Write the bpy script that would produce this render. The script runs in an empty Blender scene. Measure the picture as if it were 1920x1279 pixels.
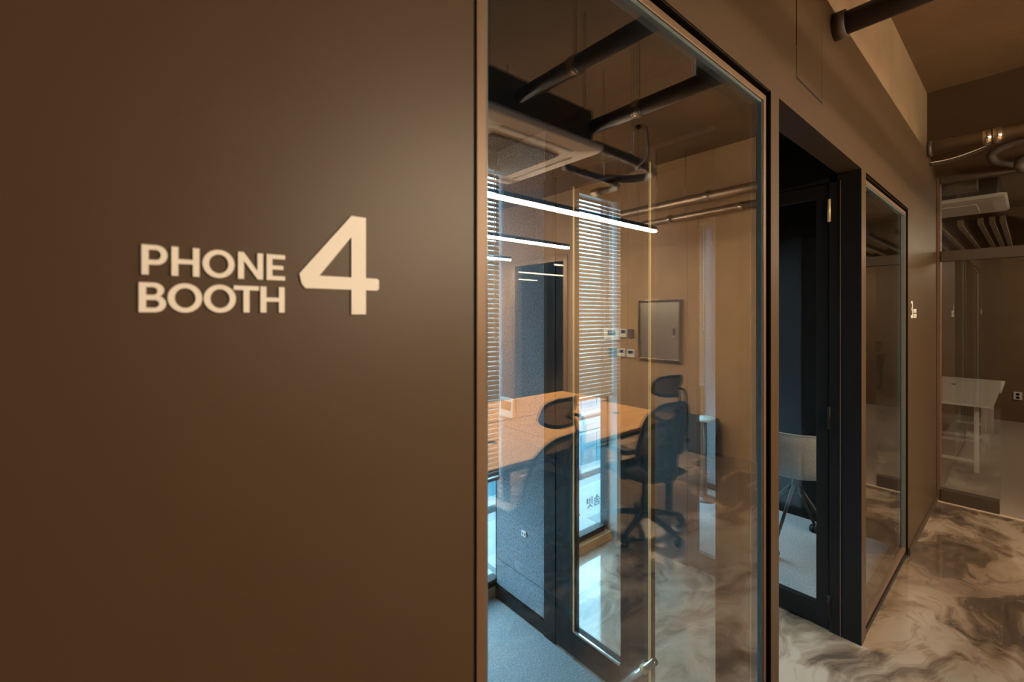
import bpy, bmesh, math, random
from mathutils import Vector, Matrix
random.seed(4)
SC = bpy.context.scene
C = SC.collection

# ------------------------------------------------------------------ camera
F_PX, TH, CAM_D, CAM_H = 826.0, math.radians(40.28), 0.547, 1.65
cam_d = bpy.data.cameras.new('camera')
cam = bpy.data.objects.new('camera', cam_d); C.objects.link(cam)
cam.location = (0, -CAM_D, CAM_H)
cam.rotation_euler = (math.pi / 2, 0, -TH)
cam_d.sensor_width = 36.0
cam_d.lens = 36.0 * F_PX / 1920.0
cam_d.shift_y = -50.0 / 1920.0
cam_d.clip_start = 0.02; cam_d.clip_end = 300
cam_d.dof.use_dof = True
cam_d.dof.focus_distance = 2.6
cam_d.dof.aperture_fstop = 4.5
SC.camera = cam

# ------------------------------------------------------------------ world and exposure
wd = bpy.data.worlds.new('world'); SC.world = wd; wd.use_nodes = True
bg = wd.node_tree.nodes['Background']
bg.inputs[0].default_value = (0.43, 0.78, 1.0, 1)
bg.inputs[1].default_value = 12.5
SC.view_settings.view_transform = 'Standard'
SC.view_settings.look = 'None'
SC.view_settings.exposure = 0.0
SC.view_settings.gamma = 1.0
SC.view_settings.use_curve_mapping = False
SC.cycles.transparent_max_bounces = 40
SC.cycles.max_bounces = 12
SC.cycles.diffuse_bounces = 5
SC.cycles.glossy_bounces = 6
PENDANT = 170.0
LAMP_RGB = (1.0, 0.79, 0.54)

# ------------------------------------------------------------------ materials
M = {}
def mat(name, rgb, rough=0.6, metal=0.0, noise=0.0, nscale=20.0, bump=0.0, bscale=60.0, spec=0.5, coat=0.0):
    m = bpy.data.materials.new(name); m.use_nodes = True
    nt = m.node_tree; b = nt.nodes['Principled BSDF']
    b.inputs['Base Color'].default_value = (*rgb, 1)
    b.inputs['Roughness'].default_value = rough
    b.inputs['Metallic'].default_value = metal
    b.inputs['Specular IOR Level'].default_value = spec
    b.inputs['Coat Weight'].default_value = coat
    tc = nt.nodes.new('ShaderNodeTexCoord')
    n = nt.nodes.new('ShaderNodeTexNoise'); n.inputs['Scale'].default_value = nscale
    n.inputs['Detail'].default_value = 5
    nt.links.new(tc.outputs['Object'], n.inputs['Vector'])
    r = nt.nodes.new('ShaderNodeValToRGB')
    k = noise
    r.color_ramp.elements[0].color = (*[max(0, c * (1 - k)) for c in rgb], 1); r.color_ramp.elements[0].position = 0.3
    r.color_ramp.elements[1].color = (*[min(1, c * (1 + k)) for c in rgb], 1); r.color_ramp.elements[1].position = 0.7
    nt.links.new(n.outputs['Fac'], r.inputs['Fac'])
    nt.links.new(r.outputs['Color'], b.inputs['Base Color'])
    if bump > 0:
        n2 = nt.nodes.new('ShaderNodeTexNoise'); n2.inputs['Scale'].default_value = bscale; n2.inputs['Detail'].default_value = 6
        nt.links.new(tc.outputs['Object'], n2.inputs['Vector'])
        bp = nt.nodes.new('ShaderNodeBump'); bp.inputs['Strength'].default_value = bump; bp.inputs['Distance'].default_value = 0.01
        nt.links.new(n2.outputs['Fac'], bp.inputs['Height'])
        nt.links.new(bp.outputs['Normal'], b.inputs['Normal'])
    M[name] = m
    return m

mat('brown_paint', (0.070, 0.043, 0.0225), 0.42, noise=0.05, nscale=3, bump=0.03, bscale=40, spec=0.35)
mat('concrete_beam', (0.21, 0.142, 0.08), 0.85, noise=0.12, nscale=4, bump=0.25, bscale=30)
mat('ceiling_paint', (0.15, 0.092, 0.042), 0.85, noise=0.15, nscale=2, bump=0.3, bscale=25)
mat('tan_paint', (0.42, 0.275, 0.150), 0.75, noise=0.07, nscale=3, bump=0.15, bscale=40)
mat('dark_wall', (0.055, 0.036, 0.022), 0.6, noise=0.08)
mat('black_frame', (0.013, 0.011, 0.010), 0.45, noise=0.05, spec=0.25)
mat('black_matt', (0.007, 0.005, 0.004), 0.7, noise=0.05, spec=0.2)
mat('bronze_frame', (0.17, 0.105, 0.066), 0.42, metal=0.25, noise=0.05)
mat('light_bronze', (0.36, 0.235, 0.14), 0.4, metal=0.2, noise=0.05)
mat('gasket', (0.10, 0.14, 0.15), 0.25, noise=0.05)
mat('gold_edge', (0.85, 0.62, 0.32), 0.35, metal=0.4, noise=0.05)
mat('letter_white', (0.92, 0.90, 0.86), 0.5, noise=0.01)
mat('white_plastic', (0.80, 0.77, 0.72), 0.4, noise=0.02)
mat('ac_white', (0.72, 0.66, 0.60), 0.45, noise=0.02)
mat('ac_grille', (0.16, 0.13, 0.11), 0.6, noise=0.05)
mat('screen_blue', (0.05, 0.08, 0.14), 0.2, noise=0.1)
mat('screen_dark', (0.03, 0.03, 0.035), 0.2, noise=0.1)
mat('grey_plastic', (0.12, 0.105, 0.09), 0.5, noise=0.04)
mat('stainless', (0.50, 0.44, 0.38), 0.42, metal=0.75, noise=0.04, nscale=40)
mat('chrome', (0.70, 0.64, 0.56), 0.18, metal=1.0, noise=0.02)
mat('pipe_dark', (0.060, 0.045, 0.038), 0.5, noise=0.15, nscale=9, bump=0.1)
mat('pipe_silver', (0.30, 0.23, 0.17), 0.35, metal=0.75, noise=0.1, nscale=8)
mat('cable', (0.035, 0.028, 0.022), 0.6, noise=0.05)
mat('felt', (0.23, 0.24, 0.26), 0.95, noise=0.35, nscale=90, bump=0.4, bscale=160, spec=0.1)
mat('carpet', (0.33, 0.33, 0.34), 0.95, noise=0.30, nscale=120, bump=0.5, bscale=220, spec=0.05)
mat('carpet_brown', (0.34, 0.27, 0.22), 0.95, noise=0.20, nscale=120, bump=0.5, bscale=220, spec=0.05)
mat('mesh_frame', (0.020, 0.020, 0.022), 0.4, noise=0.05)
mat('seat_fabric', (0.022, 0.023, 0.026), 0.9, noise=0.25, nscale=150, bump=0.3, bscale=250)
mat('grey_fabric', (0.36, 0.33, 0.31), 0.95, noise=0.25, nscale=160, bump=0.35, bscale=260)
mat('table_white', (0.70, 0.64, 0.56), 0.35, noise=0.03)
mat('rubber', (0.010, 0.010, 0.011), 0.5, noise=0.05)
mat('slat_metal', (0.36, 0.34, 0.31), 0.35, noise=0.03, spec=0.5)
mat('cord_white', (0.75, 0.74, 0.72), 0.7, noise=0.02)
mat('batten', (0.26, 0.20, 0.14), 0.7, noise=0.12, nscale=12)
mat('board_black', (0.025, 0.024, 0.026), 0.45, noise=0.05)
mat('threshold', (0.62, 0.48, 0.36), 0.4, noise=0.05)
mat('facade_white', (0.28, 0.285, 0.285), 0.8, noise=0.05, nscale=2)
mat('facade_grey', (0.28, 0.31, 0.32), 0.8, noise=0.06, nscale=2)
mat('facade_glass', (0.06, 0.13, 0.16), 0.12, noise=0.3, nscale=1.5)
mat('facade_trim', (0.20, 0.24, 0.25), 0.6, noise=0.05)
mat('asphalt', (0.13, 0.14, 0.14), 0.9, noise=0.12, nscale=6)
mat('paving', (0.22, 0.235, 0.23), 0.85, noise=0.12, nscale=8)
mat('sign_ink', (0.03, 0.05, 0.06), 0.6, noise=0.05)
mat('sign_pink', (0.55, 0.16, 0.28), 0.6, noise=0.1)
mat('shop_panel', (0.30, 0.31, 0.32), 0.45, noise=0.03)

def wood_mat():
    m = bpy.data.materials.new('oak'); m.use_nodes = True; nt = m.node_tree; b = nt.nodes['Principled BSDF']
    tc = nt.nodes.new('ShaderNodeTexCoord'); mp = nt.nodes.new('ShaderNodeMapping'); mp.inputs['Scale'].default_value = (1.2, 14, 14)
    n = nt.nodes.new('ShaderNodeTexNoise'); n.inputs['Scale'].default_value = 3; n.inputs['Detail'].default_value = 6; n.inputs['Distortion'].default_value = 0.6
    r = nt.nodes.new('ShaderNodeValToRGB')
    r.color_ramp.elements[0].color = (0.55, 0.26, 0.085, 1); r.color_ramp.elements[0].position = 0.3
    r.color_ramp.elements[1].color = (0.74, 0.40, 0.15, 1); r.color_ramp.elements[1].position = 0.7
    nt.links.new(tc.outputs['Object'], mp.inputs[0]); nt.links.new(mp.outputs[0], n.inputs['Vector'])
    nt.links.new(n.outputs['Fac'], r.inputs['Fac']); nt.links.new(r.outputs['Color'], b.inputs['Base Color'])
    b.inputs['Roughness'].default_value = 0.45
    M['oak'] = m
wood_mat()

def brushed():
    m = M['stainless']; nt = m.node_tree; b = nt.nodes['Principled BSDF']
    b.inputs['Anisotropic'].default_value = 0.6
brushed()

def epoxy():
    """poured marble epoxy: cream ground with smoky brown-black swirls, glossy"""
    m = bpy.data.materials.new('marble_epoxy'); m.use_nodes = True; nt = m.node_tree; b = nt.nodes['Principled BSDF']
    L = nt.links.new
    tc = nt.nodes.new('ShaderNodeTexCoord')
    def noise(scale, detail, dist, vec, rough=0.55):
        n = nt.nodes.new('ShaderNodeTexNoise'); n.inputs['Scale'].default_value = scale; n.inputs['Detail'].default_value = detail
        n.inputs['Distortion'].default_value = dist; n.inputs['Roughness'].default_value = rough; L(vec, n.inputs['Vector']); return n
    def vm(op, a, bb):
        v = nt.nodes.new('ShaderNodeVectorMath'); v.operation = op
        for i, s in enumerate((a, bb)):
            if isinstance(s, tuple): v.inputs[i].default_value = s
            else: L(s, v.inputs[i])
        return v.outputs[0]
    mp = nt.nodes.new('ShaderNodeMapping'); mp.inputs['Rotation'].default_value = (0, 0, math.radians(35)); mp.inputs['Scale'].default_value = (1.0, 1.7, 1)
    mp.inputs['Location'].default_value = (0.55, 0.3, 0)
    L(tc.outputs['Object'], mp.inputs[0])
    w = noise(0.9, 3, 0.4, mp.outputs[0])
    wv = vm('SUBTRACT', w.outputs['Color'], (0.5, 0.5, 0.5))
    wv = vm('MULTIPLY', wv, (1.6, 1.6, 0))
    p = vm('ADD', mp.outputs[0], wv)
    big = noise(0.62, 4, 0.9, p, 0.55)
    streak = noise(1.7, 9, 1.1, p, 0.66)
    fine = noise(9, 6, 1.5, p, 0.6)
    r1 = nt.nodes.new('ShaderNodeValToRGB'); e = r1.color_ramp.elements
    e[0].position = 0.41; e[0].color = (0, 0, 0, 1); e[1].position = 0.68; e[1].color = (1, 1, 1, 1)
    L(big.outputs['Fac'], r1.inputs['Fac'])
    r2 = nt.nodes.new('ShaderNodeValToRGB'); e = r2.color_ramp.elements
    e[0].position = 0.46; e[0].color = (0, 0, 0, 1); e[1].position = 0.76; e[1].color = (1, 1, 1, 1)
    L(streak.outputs['Fac'], r2.inputs['Fac'])
    def math_(op, a, bb):
        v = nt.nodes.new('ShaderNodeMath'); v.operation = op; v.use_clamp = True
        for i, s in enumerate((a, bb)):
            if isinstance(s, (int, float)): v.inputs[i].default_value = s
            else: L(s, v.inputs[i])
        return v.outputs[0]
    a = math_('MULTIPLY', r1.outputs['Color'], 0.62)
    f2 = math_('MULTIPLY', r2.outputs['Color'], 0.85)
    f3 = math_('SUBTRACT', fine.outputs['Fac'], 0.45)
    f3 = math_('MULTIPLY', f3, a)
    s = math_('ADD', a, f2)
    s = math_('ADD', s, f3)
    r3 = nt.nodes.new('ShaderNodeValToRGB'); e = r3.color_ramp.elements
    e[0].position = 0.0; e[0].color = (0.47, 0.375, 0.29, 1)
    e[1].position = 1.0; e[1].color = (0.045, 0.032, 0.024, 1)
    k = e.new(0.25); k.color = (0.30, 0.215, 0.15, 1)
    k = e.new(0.55); k.color = (0.12, 0.085, 0.062, 1)
    L(s, r3.inputs['Fac']); L(r3.outputs['Color'], b.inputs['Base Color'])
    b.inputs['Roughness'].default_value = 0.16
    b.inputs['Coat Weight'].default_value = 1.0; b.inputs['Coat Roughness'].default_value = 0.03; b.inputs['Coat IOR'].default_value = 1.6
    M['epoxy'] = m
epoxy()

def glass(name, r0, tint):
    """clear pane: straight-through transmission plus Fresnel mirror reflection from each face"""
    m = bpy.data.materials.new(name); m.use_nodes = True; nt = m.node_tree; L = nt.links.new
    for n in list(nt.nodes):
        if n.type == 'BSDF_PRINCIPLED': nt.nodes.remove(n)
    out = nt.nodes['Material Output']
    g = nt.nodes.new('ShaderNodeNewGeometry')
    d = nt.nodes.new('ShaderNodeVectorMath'); d.operation = 'DOT_PRODUCT'
    L(g.outputs['Normal'], d.inputs[0]); L(g.outputs['Incoming'], d.inputs[1])
    def mth(op, a, bb=None):
        v = nt.nodes.new('ShaderNodeMath'); v.operation = op; v.use_clamp = op != 'ABSOLUTE'
        for i, s in enumerate((a, bb)):
            if s is None: continue
            if isinstance(s, (int, float)): v.inputs[i].default_value = s
            else: L(s, v.inputs[i])
        return v.outputs[0]
    c = mth('ABSOLUTE', d.outputs['Value'])
    c = mth('SUBTRACT', 1.0, c); c = mth('POWER', c, 5.0); c = mth('MULTIPLY', c, 1 - r0); fac = mth('ADD', c, r0)
    t = nt.nodes.new('ShaderNodeBsdfTransparent'); t.inputs[0].default_value = (*tint, 1)
    gl = nt.nodes.new('ShaderNodeBsdfGlossy'); gl.inputs['Roughness'].default_value = 0.0; gl.inputs[0].default_value = (1, 1, 1, 1)
    mx = nt.nodes.new('ShaderNodeMixShader')
    L(fac, mx.inputs[0]); L(t.outputs[0], mx.inputs[1]); L(gl.outputs[0], mx.inputs[2]); L(mx.outputs[0], out.inputs[0])
    M[name] = m
glass('glass', 0.19, (0.95, 0.97, 0.97))
glass('glass_door', 0.045, (0.95, 0.97, 0.97))
glass('glass_out', 0.045, (0.95, 0.98, 0.98))

def netting():
    m = bpy.data.materials.new('netting'); m.use_nodes = True; nt = m.node_tree; L = nt.links.new
    b = nt.nodes['Principled BSDF']; b.inputs['Base Color'].default_value = (0.02, 0.02, 0.024, 1); b.inputs['Roughness'].default_value = 0.8
    t = nt.nodes.new('ShaderNodeBsdfTransparent'); mx = nt.nodes.new('ShaderNodeMixShader'); mx.inputs[0].default_value = 0.86
    L(t.outputs[0], mx.inputs[1]); L(b.outputs[0], mx.inputs[2]); L(mx.outputs[0], nt.nodes['Material Output'].inputs[0])
    M['netting'] = m
netting()

def emit(name, rgb, s):
    m = bpy.data.materials.new(name); m.use_nodes = True; nt = m.node_tree
    for n in list(nt.nodes):
        if n.type == 'BSDF_PRINCIPLED': nt.nodes.remove(n)
    e = nt.nodes.new('ShaderNodeEmission'); e.inputs[0].default_value = (*rgb, 1); e.inputs[1].default_value = s
    nt.links.new(e.outputs[0], nt.nodes['Material Output'].inputs[0]); M[name] = m
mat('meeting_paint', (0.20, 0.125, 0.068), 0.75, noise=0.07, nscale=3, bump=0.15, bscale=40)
emit('lamp_glow', LAMP_RGB, PENDANT)
emit('lamp_dim', LAMP_RGB, 70.0)

# ------------------------------------------------------------------ helpers
def tag(o, label=None, cat=None, group=None, kind=None):
    if label: o['label'] = label
    if cat: o['category'] = cat
    if group: o['group'] = group
    if kind: o['kind'] = kind
    return o
def empty(name, loc=(0, 0, 0), rz=0.0, **k):
    o = bpy.data.objects.new(name, None); C.objects.link(o); o.location = loc; o.rotation_euler = (0, 0, rz)
    o.empty_display_size = 0.1
    return tag(o, **k)
def link(name, me, parent=None, **k):
    o = bpy.data.objects.new(name, me); C.objects.link(o)
    if parent: o.parent = parent
    return tag(o, **k)
def finish(bm, name, m, parent=None, smooth=False, **k):
    bmesh.ops.recalc_face_normals(bm, faces=bm.faces)
    me = bpy.data.meshes.new(name); bm.to_mesh(me); bm.free()
    me.materials.append(M[m] if isinstance(m, str) else m)
    if smooth:
        for p in me.polygons: p.use_smooth = True
    return link(name, me, parent, **k)
def abox(bm, x0, x1, y0, y1, z0, z1, bev=0.0, mtx=None):
    r = bmesh.ops.create_cube(bm, size=1.0)
    vs = r['verts']
    for v in vs:
        v.co = Vector(((x0 + x1) / 2 + v.co.x * (x1 - x0), (y0 + y1) / 2 + v.co.y * (y1 - y0), (z0 + z1) / 2 + v.co.z * (z1 - z0)))
    if bev > 0:
        es = list({e for v in vs for e in v.link_edges})
        r2 = bmesh.ops.bevel(bm, geom=es, offset=bev, segments=2, affect='EDGES', profile=0.6)
        vs = list({v for f in r2['faces'] for v in f.verts} | {v for v in vs if v.is_valid})
    if mtx is not None:
        for v in vs: v.co = mtx @ v.co
    return vs
def box(name, dims, m, parent=None, bev=0.0, **k):
    bm = bmesh.new(); abox(bm, *dims, bev=bev); return finish(bm, name, m, parent, **k)
def boxes(name, lst, m, parent=None, bev=0.0, **k):
    bm = bmesh.new()
    for d in lst: abox(bm, *d, bev=bev)
    return finish(bm, name, m, parent, **k)
def smooth_path(pts, n=6):
    P = [Vector(p) for p in pts]
    if len(P) < 3: return P
    out = []
    for i in range(len(P) - 1):
        p0 = P[max(i - 1, 0)]; p1 = P[i]; p2 = P[i + 1]; p3 = P[min(i + 2, len(P) - 1)]
        for j in range(n):
            t = j / n
            out.append(0.5 * ((2 * p1) + (p2 - p0) * t + (2 * p0 - 5 * p1 + 4 * p2 - p3) * t * t + (3 * p1 - p0 - 3 * p2 + p3) * t ** 3))
    out.append(P[-1]); return out
def atube(bm, pts, r, seg=10, closed=False, cap=True):
    P = [Vector(p) for p in pts]; n = len(P); rings = []; up = None
    for i, p in enumerate(P):
        a = P[(i - 1) % n] if (closed or i > 0) else p
        b = P[(i + 1) % n] if (closed or i < n - 1) else p
        t = (b - a).normalized()
        if up is None:
            up = Vector((0, 0, 1)) if abs(t.z) < 0.9 else Vector((1, 0, 0))
        s = t.cross(up).normalized(); up = s.cross(t).normalized()
        rr = r(i / max(1, n - 1)) if callable(r) else r
        rings.append([bm.verts.new(p + rr * (math.cos(2 * math.pi * k / seg) * s + math.sin(2 * math.pi * k / seg) * up)) for k in range(seg)])
    m = n if closed else n - 1
    for i in range(m):
        A = rings[i]; B = rings[(i + 1) % n]
        for k in range(seg): bm.faces.new((A[k], A[(k + 1) % seg], B[(k + 1) % seg], B[k]))
    if cap and not closed:
        bm.faces.new(rings[0][::-1]); bm.faces.new(rings[-1])
def tube(name, pts, r, m, parent=None, seg=10, closed=False, **k):
    bm = bmesh.new(); atube(bm, pts, r, seg, closed); return finish(bm, name, m, parent, smooth=True, **k)
def alathe(bm, prof, seg=20, c=(0, 0, 0), axis='z'):
    rings = []
    for (r, z) in prof:
        ring = []
        for k in range(seg):
            a = 2 * math.pi * k / seg; u, v = r * math.cos(a), r * math.sin(a)
            co = {'z': (u, v, z), 'y': (u, z, v), 'x': (z, u, v)}[axis]
            ring.append(bm.verts.new(Vector(co) + Vector(c)))
        rings.append(ring)
    for i in range(len(rings) - 1):
        for k in range(seg): bm.faces.new((rings[i][k], rings[i][(k + 1) % seg], rings[i + 1][(k + 1) % seg], rings[i + 1][k]))
    bm.faces.new(rings[0][::-1]); bm.faces.new(rings[-1])
def lathe(name, prof, m, parent=None, seg=20, c=(0, 0, 0), axis='z', **k):
    bm = bmesh.new(); alathe(bm, prof, seg, c, axis); return finish(bm, name, m, parent, smooth=True, **k)
def outline(name, splines, thick, m, parent, mtx, **k):
    """flat letter from closed 2-D outlines (holes included), given thickness; mtx places it in the parent's space"""
    cu = bpy.data.curves.new(name, 'CURVE'); cu.dimensions = '2D'; cu.fill_mode = 'BOTH'; cu.extrude = thick / 2
    for pts in splines:
        s = cu.splines.new('POLY'); s.points.add(len(pts) - 1)
        for p, q in zip(s.points, pts): p.co = (q[0], q[1], 0, 1)
        s.use_cyclic_u = True
    tmp = bpy.data.objects.new('tmp', cu); C.objects.link(tmp)
    dg = bpy.context.evaluated_depsgraph_get(); me = bpy.data.meshes.new_from_object(tmp.evaluated_get(dg))
    bpy.data.objects.remove(tmp); bpy.data.curves.remove(cu)
    me.transform(mtx); me.name = name; me.materials.clear(); me.materials.append(M[m])
    return link(name, me, parent, **k)
def font_text(name, body, size, m, parent, mtx, **k):
    cu = bpy.data.curves.new(name, 'FONT'); cu.body = body; cu.size = size; cu.extrude = 0.004; cu.align_x = 'CENTER'
    tmp = bpy.data.objects.new('tmp', cu); C.objects.link(tmp)
    dg = bpy.context.evaluated_depsgraph_get(); me = bpy.data.meshes.new_from_object(tmp.evaluated_get(dg))
    bpy.data.objects.remove(tmp); bpy.data.curves.remove(cu)
    me.transform(mtx); me.name = name; me.materials.clear(); me.materials.append(M[m])
    return link(name, me, parent, **k)
def copy_tree(o, parent=None):
    c = o.copy(); C.objects.link(c); c.parent = parent
    for ch in list(o.children): copy_tree(ch, c)
    return c
ST = dict(kind='structure')

# ================================================================== THE SETTING
# main levels
Z_CEIL, Z_W = 3.63, 2.95
WT = 0.10                       # thickness of the booth front wall
X_END = 5.39                    # cross wall at the far end of the corridor
Y_EXT = 1.48                    # inside face of the outer wall
X4A, X4B = 1.585, 1.634         # door partition of booth four
X3A, X3B = 2.740, 2.789         # door partition of booth three
X_TAN = 5.25
Y_REAR, X_SIDE = -10.8, -0.75

boxes('floor', [(X_SIDE, X_END, Y_REAR, WT, -0.12, 0.0), (X4A, X3B, WT, Y_EXT, -0.12, 0.0)], 'epoxy',
      label='glossy poured marble epoxy floor with smoky brown swirls in corridor and office', **ST)
boxes('floor', [(-0.1, X4A, WT, Y_EXT, -0.12, 0.0)], 'carpet', label='grey carpet floor inside the near phone booth', **ST)
boxes('floor', [(X3B, 4.20, WT, Y_EXT, -0.12, 0.0)], 'carpet', label='grey carpet floor under the shell chair in booth three', **ST)
boxes('floor', [(X_END, 10.5, -3.7, 2.2, -0.12, 0.0)], 'carpet_brown', label='brown-grey carpet floor of the meeting room', **ST)
box('trim_1', (X_END - 0.012, X_END + 0.012, -1.4, 0.0, -0.002, 0.006), 'threshold', label='pale threshold strip between marble floor and carpet', **ST)
boxes('ceiling', [(X_SIDE, X_END, Y_REAR, Y_EXT + 0.12, Z_CEIL, Z_CEIL + 0.15), (X_END + 0.08, 10.5, -3.7, 2.2, 3.3, 3.45)], 'ceiling_paint',
      label='dark brown painted concrete ceiling above the pipes', **ST)
boxes('ceiling', [(-0.1, X4A, WT, Y_EXT, 2.60, 2.66), (X4A, X3B, WT, Y_EXT, 2.62, 2.68), (X3B, 4.20, WT, Y_EXT, 2.60, 2.66)], 'black_matt',
      label='black lowered ceiling inside the phone booths', **ST)
box('trim_2', (X_SIDE, X_END, 0.06, 0.40, Z_W, Z_CEIL), 'concrete_beam', label='beige concrete beam running above the booth wall', **ST)

# --- front wall of the booths, with openings
wl = boxes('wall_left', [
    (X_SIDE, 0.387, 0, WT, 0, 2.374),
    (1.566, X4B, 0, WT, 0, 2.374),
    (X3A + 0.002, 2.829, 0, WT, 0, 2.374),
    (4.010, X_END, 0, WT, 0, 2.374),
    (X_SIDE, X_END, 0, WT, 2.374, 2.496),
    (X_SIDE, 1.800, 0, WT, 2.496, Z_W),
    (2.104, X_END, 0, WT, 2.496, Z_W),
    (1.800, 2.104, 0.06, WT, 2.496, Z_W)], 'brown_paint',
    label='dark brown painted wall with glazed phone booth fronts', **ST)
box('access_panel', (1.809, 2.102, 0.0, 0.019, 2.506, Z_W), 'brown_paint', wl)
box('baseboard_left', (4.012, X_END - 0.002, -0.010, 0.0, 0.0, 0.05), 'dark_wall', label='dark baseboard under the brown wall beside the far window', **ST)

def fixed_window(name, x0, x1, ztop, label):
    w = empty(name, ((x0 + x1) / 2, 0, 0), label=label, **ST)
    cx = (x0 + x1) / 2; h = (x1 - x0) / 2
    g = 0.013; fw = 0.020; y0, y1 = 0.010, 0.052
    # black strips painting in the gap's shade, bronze frame bars, inner gasket, pane
    for s in (-1, 1):
        xa, xb = sorted((s * (h - 0.0005), s * (h - 0.003))); box('gap_shade', (xa, xb, 0.0005, 0.098, 0.0, ztop - 0.001), 'black_matt', w)
        xa, xb = sorted((s * (h - g), s * (h - g - fw))); box('frame_bar', (xa, xb, y0, y1, 0.03, ztop - g), 'bronze_frame', w, bev=0.002)
        xa, xb = sorted((s * (h - g - fw), s * (h - g - fw - 0.005))); box('gasket', (xa, xb, 0.014, 0.030, 0.06, ztop - g - fw), 'gasket', w)
    box('gap_shade', (-h + g, h - g, 0.0005, 0.098, ztop - 0.004, ztop - 0.001), 'black_matt', w)
    box('frame_bar', (-h + g + fw, h - g - fw, y0, y1, ztop - g - fw, ztop - g), 'bronze_frame', w, bev=0.002)
    box('gasket', (-h + g + fw + 0.01, h - g - fw - 0.01, 0.014, 0.030, ztop - g - fw - 0.010, ztop - g - fw), 'gasket', w)
    box('frame_bar', (-h + g + fw, h - g - fw, y0, y1, 0.03, 0.06), 'bronze_frame', w, bev=0.002)
    box('sill', (-h + g, h - g, 0.004, 0.095, 0.0, 0.03), 'black_frame', w)
    for s in (-1, 1):
        xa, xb = sorted((s * (h - 0.003), s * (h - g))); box('gap_shade', (xa, xb, 0.05, 0.098, 0.03, ztop - 0.004), 'black_matt', w)
    box('gap_shade', (-h + g, h - g, 0.05, 0.098, ztop - g, ztop - 0.004), 'black_matt', w)
    box('pane', (-h + g + fw, h - g - fw, 0.020, 0.029, 0.06, ztop - g - fw), 'glass', w)
    return w
fixed_window('window_1', 0.387, 1.566, 2.372, 'tall clear glass front of phone booth four in bronze frame')
fixed_window('window_2', 2.829, 4.010, 2.363, 'tall glass front of booth three, mirroring the marble floor')

# --- alcove between the booths
boxes('trim_3', [(X4B, X3A, 0.0005, 0.10, 2.376, 2.62)], 'black_frame', label='black lintel over the alcove between the booths', **ST)
def wall_part(y0, y1, z0, z1, x0, x1): return (x0, x1, y0, y1, z0, z1)
# booth three partition: black jamb, far panel, head
boxes('wall_booth_three', [(X3A, X3B, 0.0005, 0.134, 0, 2.376), (X3A, X3B, 0.10, 1.48, 2.335, 2.62), (X3A, X3B, 0.915, 1.48, 0, 2.335)], 'black_frame',
      label='black partition holding the booth three door', **ST)
box('trim_4', (X3A - 0.004, X3A, 0.084, 0.088, 0.0, 2.335), 'bronze_frame', label='thin brass bead along the black door jamb of booth three', **ST)
d3 = empty('door_1', (X3A, 0.134, 0), label='black framed glass door of booth three with visible hinges', **ST)
T = X3B - X3A
box('stile', (0.006, T - 0.006, 0.004, 0.060, 0.010, 2.330), 'black_frame', d3, bev=0.002)
box('stile', (0.006, T - 0.006, 0.715, 0.778, 0.010, 2.330), 'black_frame', d3, bev=0.002)
box('rail', (0.006, T - 0.006, 0.060, 0.715, 0.010, 0.120), 'black_frame', d3, bev=0.002)
box('rail', (0.006, T - 0.006, 0.060, 0.715, 2.262, 2.330), 'black_frame', d3, bev=0.002)
box('pane', (0.020, 0.028, 0.055, 0.72, 0.110, 2.268), 'glass_door', d3)
for z in (0.13, 1.11, 2.19):
    lathe('hinge', [(0.0, z - 0.06), (0.007, z - 0.058), (0.007, z + 0.058), (0.0, z + 0.06)], 'gold_edge' if z > 2 else 'black_frame', d3, seg=10, c=(-0.004, 0.0, 0))
# booth four partition
boxes('wall_booth_four', [(X4A, X4B, WT, 0.19, 0, 2.62), (X4A, X4B, 0.19, 1.06, 2.335, 2.62), (X4A, X4B, 0.992, 1.07, 0, 2.335)], 'black_frame',
      label='black partition holding the booth four door', **ST)
w3 = empty('window_3', (X4A, 0.19, 0), label='narrow glass sidelight beside the booth four door', **ST)
box('pane', (0.018, 0.026, 0.0, 0.272, 0.06, 2.335), 'glass_door', w3)
box('frame_bar', (0.004, 0.045, 0.0, 0.272, 0.0, 0.06), 'black_frame', w3, bev=0.002)
box('frame_bar', (0.0, 0.049, 0.272, 0.372, 0.0, 2.335), 'black_frame', w3, bev=0.002)
box('edge_strip', (-0.004, 0.008, 0.266, 0.2725, 0.0, 2.27), 'gold_edge', w3)
d4 = empty('door_2', (X4A, 0.565, 0), label='black framed glass door of booth four with brass pane bead', **ST)
box('stile', (0.004, 0.045, 0.0, 0.038, 0.010, 2.330), 'black_frame', d4, bev=0.002)
box('stile', (0.004, 0.045, 0.306, 0.425, 0.010, 2.330), 'black_frame', d4, bev=0.002)
box('rail', (0.004, 0.045, 0.038, 0.306, 0.010, 0.135), 'black_frame', d4, bev=0.002)
box('rail', (0.004, 0.045, 0.038, 0.306, 2.262, 2.330), 'black_frame', d4, bev=0.002)
box('pane', (0.020, 0.028, 0.034, 0.31, 0.13, 2.268), 'glass_door', d4)
box('pane_bead', (-0.002, 0.006, 0.303, 0.3075, 0.135, 2.262), 'gold_edge', d4)
box('pane_bead', (-0.002, 0.006, 0.038, 0.306, 0.130, 0.140), 'chrome', d4)
hold = tube('door_stop_rod', [(-0.03, -0.150, 0.280), (-0.03, 0.040, 0.050)], 0.014, 'chrome', d4, seg=14)
tube('collar', [(-0.03, -0.112, 0.234), (-0.03, -0.097, 0.216)], 0.018, 'gold_edge', hold, seg=14)

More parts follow.
